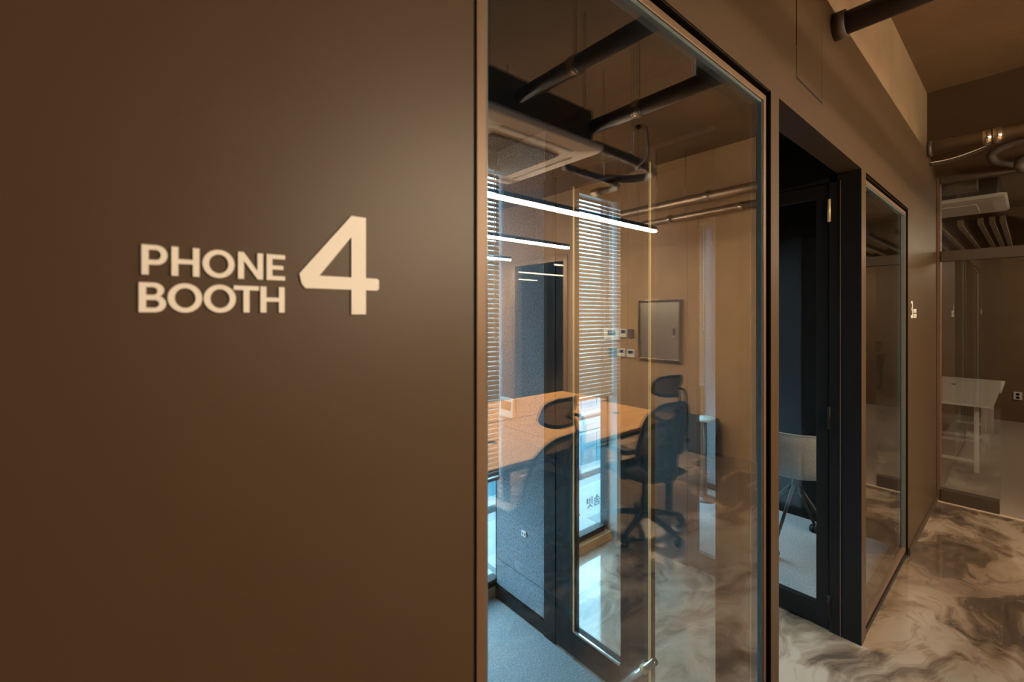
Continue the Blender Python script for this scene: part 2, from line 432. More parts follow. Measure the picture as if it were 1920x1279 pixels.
# felt lined wall of booth four between door and outer wall
fw_ = boxes('wall_felt_near', [(1.612, X4B, 1.07, Y_EXT, 0, 2.62)], 'black_frame', label='partition behind grey felt panels in booth four', **ST)
box('felt_panel', (1.600, 1.612, 1.072, Y_EXT - 0.001, 0.075, 0.222), 'felt', fw_, bev=0.002)
box('felt_panel', (1.600, 1.612, 1.072, Y_EXT - 0.001, 0.226, 2.60), 'felt', fw_, bev=0.002)
box('baseboard_booth', (1.590, 1.612, 1.072, Y_EXT - 0.001, 0.0, 0.070), 'black_frame', label='black baseboard below the felt panels', **ST)
# booth three right wall, felt lined
fw2 = boxes('wall_felt_far', [(4.112, 4.20, WT, Y_EXT, 0, 2.66)], 'black_matt', label='partition behind grey felt panels in booth three', **ST)
for (za, zb) in ((0.06, 0.30), (0.304, 2.60)):
    box('felt_panel', (4.10, 4.112, 1.06, Y_EXT - 0.001, za, zb), 'felt', fw2, bev=0.002)
box('wall_booth_left', (-0.1, 0.0, WT, Y_EXT, 0, 2.66), 'felt', label='felt covered end wall of booth four', **ST)

# --- outer wall with three floor-length windows
WIN = [(0.15, 1.660), (1.70, 2.655), (3.20, 4.06)]
ZW0, ZW1 = 0.062, 2.52
segs = []; x = -0.2
for (a, b) in WIN:
    segs += [(x, a, Y_EXT, Y_EXT + 0.07, 0, Z_CEIL), (a, b, Y_EXT, Y_EXT + 0.07, 0, ZW0), (a, b, Y_EXT, Y_EXT + 0.07, ZW1, Z_CEIL)]; x = b
segs.append((x, X_END, Y_EXT, Y_EXT + 0.07, 0, Z_CEIL))
boxes('wall_exterior', segs, 'tan_paint', label='outer wall with floor-length windows behind the booths', **ST)
for i, (a, b) in enumerate(WIN):
    w = empty('window_%d' % (4 + i), ((a + b) / 2, Y_EXT + 0.031, ZW0),
              label=['floor-length street window behind booth four', 'floor-length street window at the end of the alcove', 'floor-length street window behind booth three'][i], **ST)
    h = (b - a) / 2; H = ZW1 - ZW0
    for s in (-1, 1):
        xa, xb = sorted((s * (h - 0.001), s * (h - 0.02))); box('frame_bar', (xa, xb, -0.03, 0.03, 0.001, H - 0.001), 'black_frame', w, bev=0.003)
    for (za, zb) in ((0.001, 0.04), (H - 0.04, H - 0.001)):
        box('frame_bar', (-h + 0.04, h - 0.04, -0.03, 0.03, za, zb), 'black_frame', w, bev=0.003)
    box('pane', (-h + 0.018, h - 0.018, -0.004, 0.004, 0.038, H - 0.038), 'glass_out', w)
    box('sill', (-h, h, 0.032, 0.24, -0.05, 0.004), 'facade_white', w)
box('trim_6', (2.657, X3A - 0.001, Y_EXT - 0.075, Y_EXT - 0.001, 0.0, 2.62), 'facade_grey', label='pale window reveal beside the alcove street window', **ST)
box('trim_5', (X4B + 0.002, 2.656, Y_EXT - 0.03, Y_EXT, 0.0, 0.058), 'tan_paint', label='tan kerb under the alcove street window', **ST)

# --- cross wall at the corridor end, glazed panel and doorway
boxes('wall_end', [(X_END, X_END + 0.08, -1.4, 0.0, 2.86, Z_CEIL), (X_END, X_END + 0.08, 0.0, 2.2, 0, Z_CEIL)], 'brown_paint',
      label='brown cross wall above the glazed end of the corridor', **ST)
w7 = empty('window_7', (X_END, 0, 0), label='frameless-edged glass screen and transom at the corridor end', **ST)
box('frame_bar', (0.01, 0.07, -0.028, -0.001, 0.0, 2.86), 'bronze_frame', w7, bev=0.003)
box('rail', (0.0, 0.08, -0.376, -0.028, 0.0, 0.110), 'dark_wall', w7, bev=0.003)
box('header', (0.0, 0.08, -1.398, -0.028, 2.115, 2.205), 'dark_wall', w7, bev=0.003)
box('header', (0.0, 0.08, -1.398, -0.028, 2.80, 2.86), 'dark_wall', w7, bev=0.003)
box('pane', (0.035, 0.045, -0.381, -0.028, 0.105, 2.118), 'glass', w7)
box('pane', (0.035, 0.045, -1.39, -0.028, 2.203, 2.802), 'glass_door', w7)

# --- office side: tan wall, rear wall, side wall
boxes('wall_right', [(X_TAN, X_END + 0.08, -4.22, -1.40, 0, Z_CEIL), (X_TAN, X_END + 0.08, Y_REAR, -5.58, 0, Z_CEIL), (X_TAN, X_END + 0.08, -5.58, -4.22, 2.62, Z_CEIL)],
      'tan_paint', label='tan plaster wall with the control panels and steel cabinet', **ST)
box('wall_rear', (X_SIDE, X_END, Y_REAR - 0.1, Y_REAR, 0, Z_CEIL), 'tan_paint', label='rear wall of the open office', **ST)
box('wall_side', (X_SIDE - 0.1, X_SIDE, Y_REAR, WT, 0, Z_CEIL), 'dark_wall', label='unseen side wall of the office, set close and dark to dim the brown wall', **ST)  # out of view; nearness and dark colour chosen to darken wall_left's near end
dd = empty('door_3', (X_TAN, -4.90, 0), label='bronze framed dark glass door in the tan wall', **ST)
for (a, b) in ((-0.68, -0.60), (0.60, 0.68)): box('frame_bar', (-0.02, 0.08, a, b, 0, 2.62), 'light_bronze', dd, bev=0.004)
box('frame_bar', (-0.02, 0.08, -0.60, 0.60, 2.52, 2.62), 'light_bronze', dd, bev=0.004)
box('rail', (0.0, 0.06, -0.60, 0.60, 0.0, 0.12), 'black_frame', dd, bev=0.004)
box('pane', (0.026, 0.034, -0.60, 0.60, 0.12, 2.52), 'glass', dd)
boxes('wall_closet', [(6.3, 6.4, -5.7, -4.1, 0, 2.7), (5.47, 6.4, -5.7, -5.6, 0, 2.7), (5.47, 6.4, -4.2, -4.1, 0, 2.7), (5.47, 6.4, -5.7, -4.1, 2.64, 2.74), (5.47, 6.4, -5.7, -4.1, -0.1, 0.0)], 'dark_wall',
      label='dark closet room behind the bronze glass door', **ST)
# --- meeting room shell
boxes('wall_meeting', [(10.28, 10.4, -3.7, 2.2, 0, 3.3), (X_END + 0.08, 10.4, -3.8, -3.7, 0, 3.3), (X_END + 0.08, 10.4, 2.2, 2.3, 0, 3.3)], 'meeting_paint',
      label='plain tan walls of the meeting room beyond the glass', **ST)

# ================================================================== SIGNS
def ring(cx, cy, rx, ry, n=40):
    return [(cx + rx * math.cos(2 * math.pi * i / n), cy + ry * math.sin(2 * math.pi * i / n)) for i in range(n)]
def arc(cx, cy, rx, ry, a0, a1, n=14):
    return [(cx + rx * math.cos(math.radians(a0 + (a1 - a0) * i / n)), cy + ry * math.sin(math.radians(a0 + (a1 - a0) * i / n))) for i in range(n + 1)]
def glyph(ch):
    """outline of a bold geometric letter: cap height 1, widths true to the sign"""
    s = 0.19
    if ch == 'P':
        return [[(0, 0), (s, 0), (s, 0.34)] + arc(0.40, 0.67, 0.30, 0.33, -90, 90) + [(0, 1)], [(s, 0.50)] + arc(0.38, 0.67, 0.135, 0.17, -90, 90) + [(s, 0.84)]], 0.70
    if ch == 'H':
        return [[(0, 0), (s, 0), (s, 0.42), (0.60, 0.42), (0.60, 0), (0.79, 0), (0.79, 1), (0.60, 1), (0.60, 0.58), (s, 0.58), (s, 1), (0, 1)]], 0.79
    if ch == 'O':
        return [ring(0.48, 0.5, 0.48, 0.51), ring(0.48, 0.5, 0.29, 0.345)], 0.96
    if ch == 'N':
        return [[(0, 0), (s, 0), (s, 0.68), (0.64, 0), (0.82, 0), (0.82, 1), (0.63, 1), (0.63, 0.32), (0.18, 1), (0, 1)]], 0.82
    if ch == 'E':
        return [[(0, 0), (0.62, 0), (0.62, 0.165), (s, 0.165), (s, 0.42), (0.56, 0.42), (0.56, 0.575), (s, 0.575), (s, 0.835), (0.62, 0.835), (0.62, 1), (0, 1)]], 0.62
    if ch == 'B':
        return [[(0, 0)] + arc(0.42, 0.285, 0.30, 0.285, -90, 62) + arc(0.38, 0.745, 0.285, 0.255, -48, 90) + [(0, 1)],
                [(s, 0.155)] + arc(0.40, 0.285, 0.13, 0.13, -90, 90) + [(s, 0.415)], [(s, 0.585)] + arc(0.37, 0.715, 0.115, 0.13, -90, 90) + [(s, 0.845)]], 0.72
    if ch == 'T':
        return [[(0.30, 0), (0.49, 0), (0.49, 0.84), (0.79, 0.84), (0.79, 1), (0, 1), (0, 0.84), (0.30, 0.84)]], 0.79
    if ch == '4':
        return [[(0.49, 0), (0.64, 0), (0.64, 0.25), (0.76, 0.25), (0.78, 0.27), (0.78, 0.36), (0.76, 0.375), (0.64, 0.375), (0.64, 1.0), (0.49, 1.0), (0.0, 0.385), (0.02, 0.29), (0.055, 0.25), (0.49, 0.25)],
                [(0.18, 0.375), (0.49, 0.785), (0.49, 0.375)]], 0.78
    if ch == '3':
        o = arc(0.30, 0.735, 0.27, 0.275, 150, -45, 18) + arc(0.30, 0.29, 0.31, 0.30, 55, -152, 20)
        i = arc(0.30, 0.29, 0.17, 0.165, -140, 90, 18) + [(0.22, 0.455), (0.22, 0.575)] + arc(0.29, 0.725, 0.14, 0.15, -80, 140, 16)
        return [o + i], 0.62
def wall_sign(name, loc, digit, dig_x, txt_x, label):
    w = empty(name, loc, label=label, cat='sign')
    def put(ch, x0, x1, z0, z1, nm):
        sp, wd_ = glyph(ch)
        mtx = Matrix(((((x1 - x0) / wd_), 0, 0, x0), (0, 0, 1, -0.0015), (0, (z1 - z0), 0, z0), (0, 0, 0, 1)))
        outline(nm, sp, 0.002, 'letter_white', w, mtx)
    put(digit, dig_x[0], dig_x[1], 0.0, 0.122, 'digit')
    k = txt_x[1] - txt_x[0]
    for ch, a, b in (('P', .002, .0215), ('H', .0245, .047), ('O', .0495, .0773), ('N', .0805, .104), ('E', .1075, .126)):
        put(ch, txt_x[0] + a, txt_x[0] + b, 0.038, 0.0665, 'letter')
    for ch, a, b in (('B', .000, .0205), ('O', .0215, .0493), ('O', .0505, .0785), ('T', .0765, .1), ('H', .1015, .1255)):
        put(ch, txt_x[0] + a, txt_x[0] + b, 0.002, 0.0305, 'letter')
    return w
wall_sign('wall_sign', (0, 0, 1.650), '4', (0.141, 0.2365), (0, 0.126), 'white PHONE BOOTH 4 lettering on the brown wall')
wall_sign('wall_sign', (4.105, 0, 1.622), '3', (0.0, 0.085), (0.105, 0.231), 'white 3 PHONE BOOTH lettering on the brown wall beyond the far window')

# ================================================================== LAMPS
def pendant(x0, x1, y, z, label, group, zc=Z_CEIL, glow='lamp_glow'):
    cx = (x0 + x1) / 2; h = (x1 - x0) / 2
    p = empty('linear_pendant_lamp', (cx, y, z), label=label, cat='lamp', group=group)
    box('housing', (-h, h, -0.022, 0.022, 0.022, 0.062), 'black_matt', p, bev=0.003)
    bm = bmesh.new()
    prof = [(-0.016, 0.0225)] + [(0.021 * math.cos(math.radians(a)), 0.010 + 0.016 * math.sin(math.radians(a))) for a in range(180, 361, 20)] + [(0.016, 0.0225)]
    A = [bm.verts.new((-h + 0.004, a, b)) for a, b in prof]; B = [bm.verts.new((h - 0.004, a, b)) for a, b in prof]
    n = len(prof)
    for i in range(n): bm.faces.new((A[i], A[(i + 1) % n], B[(i + 1) % n], B[i]))
    bm.faces.new(A[::-1]); bm.faces.new(B)
    finish(bm, 'diffuser', glow, p, label='glowing white diffuser tube')
    for s in (-0.8, 0.8):
        tube('suspension_wire', [(s * h, 0, 0.06), (s * h, 0, zc - z - 0.03)], 0.0025, 'cable', p, seg=6)
        lathe('ceiling_cup', [(0.0, 0), (0.03, 0), (0.03, 0.03), (0.0, 0.03)], 'black_matt', p, seg=14, c=(s * h, 0, zc - z - 0.03))
    return p
G_ = 'linear pendant lamps over the desks'
pendant(1.15, 4.32, -2.08, 2.55, 'long linear pendant lamp over the first desk cluster, next to the ceiling cassette', G_)
pendant(1.45, 4.50, -3.52, 2.55, 'linear pendant lamp between the two desk clusters', G_)
pendant(1.90, 4.75, -5.05, 2.55, 'linear pendant lamp over the rear desk cluster', G_)
pendant(2.30, 4.85, -6.55, 2.55, 'linear pendant lamp behind the rear desk cluster', G_)
pendant(2.40, 4.95, -8.00, 2.55, 'linear pendant lamp second from the rear office wall', G_)
pendant(2.50, 5.00, -9.45, 2.55, 'linear pendant lamp hanging closest to the rear office wall', G_)
pendant(6.8, 9.8, -1.75, 2.55, 'linear pendant lamp hanging in the meeting room', 'meeting room lamps', 3.3, 'lamp_dim')

# ================================================================== PIPES
def clamp(p, c, r, axis='y'):
    lathe('pipe_clamp', [(r * 0.9, -0.022), (r + 0.008, -0.022), (r + 0.008, 0.022), (r * 0.9, 0.022)], 'chrome', p, seg=18, c=c, axis=axis)
def rod(p, x, y, z0):
    tube('hanger_rod', [(x, y, z0), (x, y, Z_CEIL)], 0.005, 'chrome', p, seg=6)
# pipe that pierces the booth wall above the alcove
p = empty('ceiling_pipe', (2.27, 0, 2.875), label='dark pipe entering the brown wall above the alcove hatch', cat='pipe')
tube('pipe_run', [(0, -0.002, 0), (0, -0.6, 0), (0.0, -1.42, 0)], 0.045, 'pipe_dark', p, seg=18)
lathe('wall_collar', [(0.045, -0.045), (0.054, -0.045), (0.056, -0.001), (0.045, -0.001)], 'pipe_dark', p, seg=18, axis='y')
tube('riser', [(0.03, -0.55, 0.0), (0.03, -0.55, Z_CEIL - 2.875)], 0.040, 'pipe_dark', p, seg=16)
clamp(p, (0, -0.92, 0), 0.045); tube('hanger_rod', [(0, -0.92, 0.045), (0, -0.92, Z_CEIL - 2.875)], 0.005, 'chrome', p, seg=6)
p = empty('ceiling_pipe', (1.64, 0, 2.875), label='dark pipe running over the ceiling cassette', cat='pipe')
tube('pipe_run', [(0, -0.002, 0), (0, -1.55, 0)], 0.042, 'pipe_dark', p, seg=18)
clamp(p, (0, -0.86, 0), 0.042); tube('hanger_rod', [(0, -0.86, 0.042), (0, -0.86, Z_CEIL - 2.875)], 0.005, 'chrome', p, seg=6)
# insulated drain pipes with elbows leaving the cassette
p = empty('drain_pipe', (2.36, -1.33, 2.80), label='dark insulated drain pipe with elbow leaving the ceiling cassette', cat='pipe')
tube('pipe_run', smooth_path([(0, 0, 0), (0.35, 0.0, 0), (0.62, -0.02, 0), (0.80, -0.06, 0), (0.88, -0.16, 0), (0.82, -0.30, 0.0), (0.62, -0.42, 0)]), 0.034, 'pipe_dark', p, seg=12)
tube('cable_loop', smooth_path([(0.10, 0.33, 0.04), (0.30, 0.22, -0.05), (0.42, 0.05, -0.09), (0.62, -0.02, 0.03)]), 0.010, 'cable', p, seg=8)
tube('hanger_rod', [(0.45, 0, 0.03), (0.45, 0, Z_CEIL - 2.80)], 0.004, 'chrome', p, seg=6)
p = empty('drain_pipe', (2.36, -1.60, 2.72), label='short dark drain pipe ending in a silver coupling', cat='pipe')
tube('pipe_run', smooth_path([(0, 0, 0), (0.40, 0.0, 0), (0.62, -0.02, 0), (0.72, -0.10, 0), (0.70, -0.24, 0)]), 0.026, 'pipe_dark', p, seg=12)
lathe('coupling', [(0.020, -0.05), (0.036, -0.05), (0.036, 0.05), (0.020, 0.05)], 'chrome', p, seg=14, c=(0.70, -0.27, 0), axis='y')
tube('hanger_rod', [(0.45, 0, 0.02), (0.45, 0, Z_CEIL - 2.76)], 0.004, 'chrome', p, seg=6)
# pair of silver pipes in front of the cross wall
p = empty('ceiling_pipe', (4.87, 0, 2.985), label='thick silver-brown pipe with clamps crossing below the beam', cat='pipe')
tube('pipe_run', [(0, -0.004, 0), (0, -2.9, -0.02)], 0.052, 'pipe_silver', p, seg=20)
for y in (-0.33, -0.37 - 0.012, -1.75): clamp(p, (0, y, -0.003), 0.053)
lathe('wall_collar', [(0.052, -0.03), (0.062, -0.03), (0.064, -0.002), (0.052, -0.002)], 'pipe_dark', p, seg=18, axis='y')
for y in (-1.2, -2.4): tube('hanger_rod', [(0, y, 0.05), (0, y, Z_CEIL - 2.985)], 0.005, 'chrome', p, seg=6)
p = empty('ceiling_pipe', (5.02, 0, 2.84), label='thinner silver-brown pipe running below the thick one', cat='pipe')
tube('pipe_run', [(0, -0.62, 0.0), (0, -2.7, -0.02)], 0.042, 'pipe_silver', p, seg=18)
for y in (-1.45, -2.3): clamp(p, (0, y, -0.01), 0.043)
for y in (-1.0, -2.1): tube('hanger_rod', [(0, y, 0.04), (0, y, Z_CEIL - 2.84)], 0.005, 'chrome', p, seg=6)
for k, (y, lb) in enumerate(((-0.33, 'dark bent pipe dropping from the thick pipe to the glass header'), (-0.47, 'second dark bent pipe beside the first drop'))):
    p = empty('bent_pipe', (5.05, y, 2.90 - 0.10 * k), label=lb, cat='pipe')
    tube('pipe_run', smooth_path([(-0.06, -0.40, 0.05), (-0.03, -0.14, 0.04), (0.0, -0.02, 0.0), (0.06, -0.03, -0.05), (0.16, -0.09, -0.06), (0.33, -0.16, -0.06)]), 0.027, 'pipe_dark', p, seg=12)
p = empty('cable_bundle', (4.98, -0.003, 2.90), label='thin pale cables sagging along the end wall', cat='cable')
for k in range(3):
    tube('cable', smooth_path([(0.0, 0.0, -0.01 * k), (0.03, -0.13, 0.01 - 0.012 * k), (0.05, -0.28, 0.05 - 0.01 * k), (0.06, -0.40, 0.10)]), 0.004, 'threshold' if k == 0 else 'cable', p, seg=6)

# ================================================================== CEILING CASSETTES
def cassette(loc, s, label, plain=False):
    a = empty('ceiling_air_conditioner', loc, label=label, cat='air conditioner')
    h = s / 2
    box('casing', (-h * 0.88, h * 0.88, -h * 0.88, h * 0.88, 0.045, 0.28), 'pipe_dark', a, bev=0.01)
    bm = bmesh.new()
    # pillow-shaped face panel with rounded corners
    def rr(k, z, c):
        pts = []
        for (sx, sy, a0) in ((1, 1, 0), (-1, 1, 90), (-1, -1, 180), (1, -1, 270)):
            for i in range(7):
                t = math.radians(a0 + 90 * i / 6); pts.append((sx * (k - c) + c * math.cos(t), sy * (k - c) + c * math.sin(t), z))
        return [bm.verts.new(q) for q in pts]
    R = [rr(h, 0.045, 0.05), rr(h, 0.030, 0.05), rr(h * 0.97, 0.012, 0.05), rr(h * 0.80, 0.0, 0.08), rr(h * 0.60, 0.0, 0.05)]
    for i in range(len(R) - 1):
        n = len(R[i])
        for j in range(n): bm.faces.new((R[i][j], R[i][(j + 1) % n], R[i + 1][(j + 1) % n], R[i + 1][j]))
    bm.faces.new(R[0]); bm.faces.new(R[-1])
    pn = finish(bm, 'face_panel', 'ac_white', a, smooth=False)
    for (ax, sg) in (() if plain else ((0, 1), (0, -1), (1, 1), (1, -1))):
        d = (h * 0.74, h * 0.78, -h * 0.60, h * 0.60) if ax == 0 else (-h * 0.60, h * 0.60, h * 0.74, h * 0.78)
        if sg < 0: d = (-d[1], -d[0], d[2], d[3]) if ax == 0 else (d[0], d[1], -d[3], -d[2])
        box('louvre_slot', (*d, -0.002, 0.004), 'ac_grille', a)
    if plain:
        box('intake_panel', (-h * 0.56, h * 0.56, -h * 0.56, h * 0.56, -0.006, 0.002), 'ac_white', a, bev=0.004)
    else: box('grille', (-h * 0.56, h * 0.56, -h * 0.56, h * 0.56, -0.003, 0.002), 'black_matt', a)
    bm = bmesh.new(); n = 24; g = h * 0.55
    for i in range(0 if plain else n + 1):
        q = -g + 2 * g * i / n
        abox(bm, q - 0.004, q + 0.004, -g, g, -0.010, -0.003); abox(bm, -g, g, q - 0.004, q + 0.004, -0.010, -0.003)
    if not plain: finish(bm, 'grille_mesh', 'ac_grille', a, kind='stuff')
    for sx in (-1, 1):
        for sy in (-1, 1):
            tube('hanger_rod', [(sx * h * 0.80, sy * h * 0.80, 0.25), (sx * h * 0.80, sy * h * 0.80, (Z_CEIL if loc[0] < X_END else 3.3) - loc[2])], 0.006, 'chrome', a, seg=6)
    return a
cassette((1.835, -1.70, 2.70), 0.99, 'square white ceiling cassette with dark grille above the desks')
cassette((6.70, 0.08, 2.76), 0.95, 'plain white ceiling cassette hanging in the meeting room', True)
bx = empty('junction_box', (5.98, 0.04, 2.815), label='grey steel junction box with round knockouts above the meeting room cassette', cat='box')
box('box_body', (-0.10, 0.10, -0.26, 0.26, 0, 0.20), 'grey_plastic', bx, bev=0.004)
for y in (-0.08, -0.16): lathe('knockout', [(0.0, -0.104), (0.028, -0.104), (0.028, -0.100), (0.0, -0.100)], 'black_matt', bx, seg=16, c=(0, y, 0.10), axis='x')
lathe('screw', [(0.0, -0.108), (0.012, -0.108), (0.012, -0.100), (0.0, -0.100)], 'chrome', bx, seg=12, c=(0, 0.14, 0.06), axis='x')
for i, y in enumerate((0.50, 0.33, 0.16, -0.01, -0.17, -0.26, -0.34, -0.55, -0.80, -1.05, -1.3)):
    o = box('ceiling_batten', (-1.5, 1.5, -0.024, 0.024, 0, 0.07), 'batten', bev=0.004); o.location = (8.75, y, 2.67)
    tag(o, 'narrow wooden batten slung under the meeting room ceiling', 'batten', 'ceiling battens')

# ================================================================== WALL CONTROLS ON THE TAN WALL
def control(y0, y1, z0, z1, face, scr, screen, label, name='wall_controller', group=None):
    w = empty(name, (X_TAN, (y0 + y1) / 2, (z0 + z1) / 2), label=label, cat='controller', group=group)
    hy = (y1 - y0) / 2; hz = (z1 - z0) / 2
    b = box('cover', (-0.022, 0.0, -hy, hy, -hz, hz), face, w, bev=0.004)
    if scr:
        box('screen', (-0.024, -0.020, hy * scr[0], hy * scr[1], hz * scr[2], hz * scr[3]), screen, w)
    return w
control(-3.48, -3.22, 1.285, 1.445, 'white_plastic', (-0.45, 0.55, -0.25, 0.65), 'screen_dark', 'wide white wall controller with dark display')
control(-3.20, -3.09, 1.325, 1.445, 'white_plastic', (-0.65, 0.65, -0.05, 0.70), 'screen_blue', 'white thermostat right beside the wide controller')
control(-3.065, -2.985, 1.325, 1.445, 'grey_plastic', None, None, 'small dark grey switch plate next to the upper thermostat', 'switch_plate')
sw = control(-3.40, -3.275, 1.045, 1.160, 'grey_plastic', None, None, 'grey four-gang rocker switch below the wide controller', 'light_switch')
for a in (-1, 1):
    for b in (-1, 1): box('rocker', (-0.026, -0.021, a * 0.027 - 0.022, a * 0.027 + 0.022, b * 0.025 - 0.02, b * 0.025 + 0.02), 'screen_dark', sw, bev=0.003)
control(-3.24, -3.115, 1.052, 1.165, 'white_plastic', (-0.65, 0.65, -0.05, 0.70), 'screen_blue', 'white thermostat beside the rocker switch', group=None)
control(-3.085, -2.96, 1.050, 1.160, 'white_plastic', (-0.65, 0.65, -0.05, 0.70), 'screen_blue', 'white thermostat at the end of the lower row near the steel cabinet')
cb = empty('steel_wall_cabinet', (X_TAN, -2.58, 1.035), label='brushed steel wall cabinet with framed door on the tan wall', cat='cabinet')
box('cabinet_door', (-0.028, -0.004, -0.285, 0.285, 0.03, 0.775), 'stainless', cb, bev=0.002)
for d in ((-0.040, 0.0, -0.312, 0.312, 0.775, 0.808), (-0.040, 0.0, -0.312, 0.312, 0.0, 0.030), (-0.040, 0.0, -0.312, -0.285, 0.03, 0.775), (-0.040, 0.0, 0.285, 0.312, 0.03, 0.775)):
    box('frame_bar', d, 'chrome', cb, bev=0.005)
h = box('latch', (-0.040, -0.028, 0.205, 0.225, 0.345, 0.44), 'chrome', cb, bev=0.003)
lathe('key_knob', [(0.0, -0.056), (0.010, -0.054), (0.010, -0.028), (0.0, -0.028)], 'gold_edge', cb, seg=12, c=(0, 0.215, 0.33), axis='x')
# control and socket on the booth felt wall
w = empty('wall_controller', (1.600, 1.365, 1.125), label='white wall controller with screen on the grey felt panel', cat='controller')
box('cover', (-0.024, 0.0, -0.058, 0.058, -0.055, 0.055), 'white_plastic', w, bev=0.008)
box('screen', (-0.026, -0.022, -0.042, 0.042, -0.012, 0.038), 'grey_plastic', w)
w = empty('wall_socket', (1.600, 1.234, 0.460), label='small white data socket low on the grey felt panel', cat='socket')
box('plate', (-0.010, 0.0, -0.018, 0.018, -0.014, 0.014), 'white_plastic', w, bev=0.002)
for y in (-0.008, 0.008): box('port', (-0.0108, -0.0098, y - 0.005, y + 0.005, -0.006, 0.006), 'grey_plastic', w)
w = empty('wall_socket', (10.28, -0.408, 0.40), label='white double power socket on the meeting room wall beside the table', cat='socket')
box('plate', (-0.015, 0.0, -0.045, 0.045, -0.06, 0.06), 'white_plastic', w, bev=0.003)
for z in (-0.025, 0.025): lathe('socket_hole', [(0.0, -0.017), (0.020, -0.017), (0.020, -0.0145), (0.0, -0.0145)], 'black_matt', w, seg=14, c=(0, 0, z), axis='x')

# ================================================================== BLINDS
def blind(x0, x1, ztop, zbot, tilt, label):
    b = empty('venetian_blind', ((x0 + x1) / 2, Y_EXT - 0.035, zbot), label=label, cat='blind', group='venetian blinds at the street windows')
    h = (x1 - x0) / 2; H = ztop - zbot
    box('head_rail', (-h, h, -0.018, 0.018, H - 0.03, H), 'slat_metal', b, bev=0.003)
    box('bottom_rail', (-h, h, -0.014, 0.014, 0.0, 0.018), 'slat_metal', b, bev=0.003)
    bm = bmesh.new(); prof = []
    for i in range(5):
        u = -0.0125 + 0.025 * i / 4; prof.append((u, 0.0022 * (1 - (u / 0.0125) ** 2)))
    ca, sa = math.cos(tilt), math.sin(tilt)
    ring_ = [(u * ca - v * sa, u * sa + v * ca) for u, v in prof] + [(u * ca - (v - 0.0006) * sa, u * sa + (v - 0.0006) * ca) for u, v in prof[::-1]]
    A = [bm.verts.new((-h, y, z)) for y, z in ring_]; B = [bm.verts.new((h, y, z)) for y, z in ring_]
    for i in range(len(ring_)): bm.faces.new((A[i], A[(i + 1) % 10], B[(i + 1) % 10], B[i]))
    bm.faces.new(A[::-1]); bm.faces.new(B)
    first = None; pitch = 0.0275; n = int((H - 0.06) / pitch)
    for i in range(n):
        z = 0.036 + i * pitch
        if first is None:
            first = finish(bm, 'slat', 'slat_metal', b); first.location.z = z
        else:
            o = first.copy(); C.objects.link(o); o.location.z = z
    for x in (-h + 0.06, h - 0.10):
        for y in (-0.0135, 0.0135):
            tube('ladder_cord', [(x, y, 0.015), (x, y, H - 0.02)], 0.0011, 'cord_white', b, seg=5)
    tube('tilt_wand', [(h - 0.05, -0.024, H - 0.02), (h - 0.05, -0.024, H - 1.0)], 0.003, 'cord_white', b, seg=6)
    return b
blind(0.17, 1.588, 2.50, 0.70, math.radians(70), 'long silver venetian blind behind booth four')
blind(1.715, 2.645, 2.50, 1.06, math.radians(70), 'half-lowered silver venetian blind at the alcove window')
blind(3.21, 4.05, 2.50, 0.98, math.radians(70), 'half-lowered silver venetian blind behind booth three')

# ================================================================== DESKS
def desk(x0, x1, y0, y1, label, group):
    d = empty('office_desk', ((x0 + x1) / 2, (y0 + y1) / 2, 0), label=label, cat='desk', group=group)
    hx, hy = (x1 - x0) / 2, (y1 - y0) / 2
    box('desktop', (-hx, hx, -hy, hy, 0.705, 0.73), 'oak', d, bev=0.003)
    boxes('apron', [(-hx + 0.10, hx - 0.10, -hy + 0.06, -hy + 0.09, 0.65, 0.705), (-hx + 0.10, hx - 0.10, hy - 0.09, hy - 0.06, 0.65, 0.705)], 'black_frame', d)
    for sx in (-1, 1):
        for sy in (-1, 1):
            xa, ya = sx * (hx - 0.075), sy * (hy - 0.075)
            box('leg', (xa - 0.025, xa + 0.025, ya - 0.025, ya + 0.025, 0, 0.705), 'black_frame', d, bev=0.003)
    lathe('cable_grommet', [(0.0, 0.729), (0.035, 0.729), (0.035, 0.733), (0.0, 0.733)], 'black_frame', d, seg=16, c=(hx * 0.5, 0, 0))
    return d
g1 = 'oak desks of the first cluster'; g2 = 'oak desks of the rear cluster'
desk(2.302, 3.76, -2.360, -1.47, 'oak desk with a mesh chair at its end near the leaning board', g1)
desk(0.84, 2.298, -2.360, -1.47, 'oak desk under the ceiling cassette with a mesh chair', g1)
desk(2.302, 3.88, -3.06, -2.375, 'oak desk behind the first row, nearest the tan wall', g1)
desk(0.84, 2.298, -3.06, -2.375, 'oak desk behind the first row, away from the tan wall', g1)
desk(2.552, 4.0, -5.35, -4.62, 'oak desk of the rear cluster, nearest the tan wall', g2)
desk(1.10, 2.548, -5.35, -4.62, 'oak desk of the rear cluster, away from the tan wall', g2)

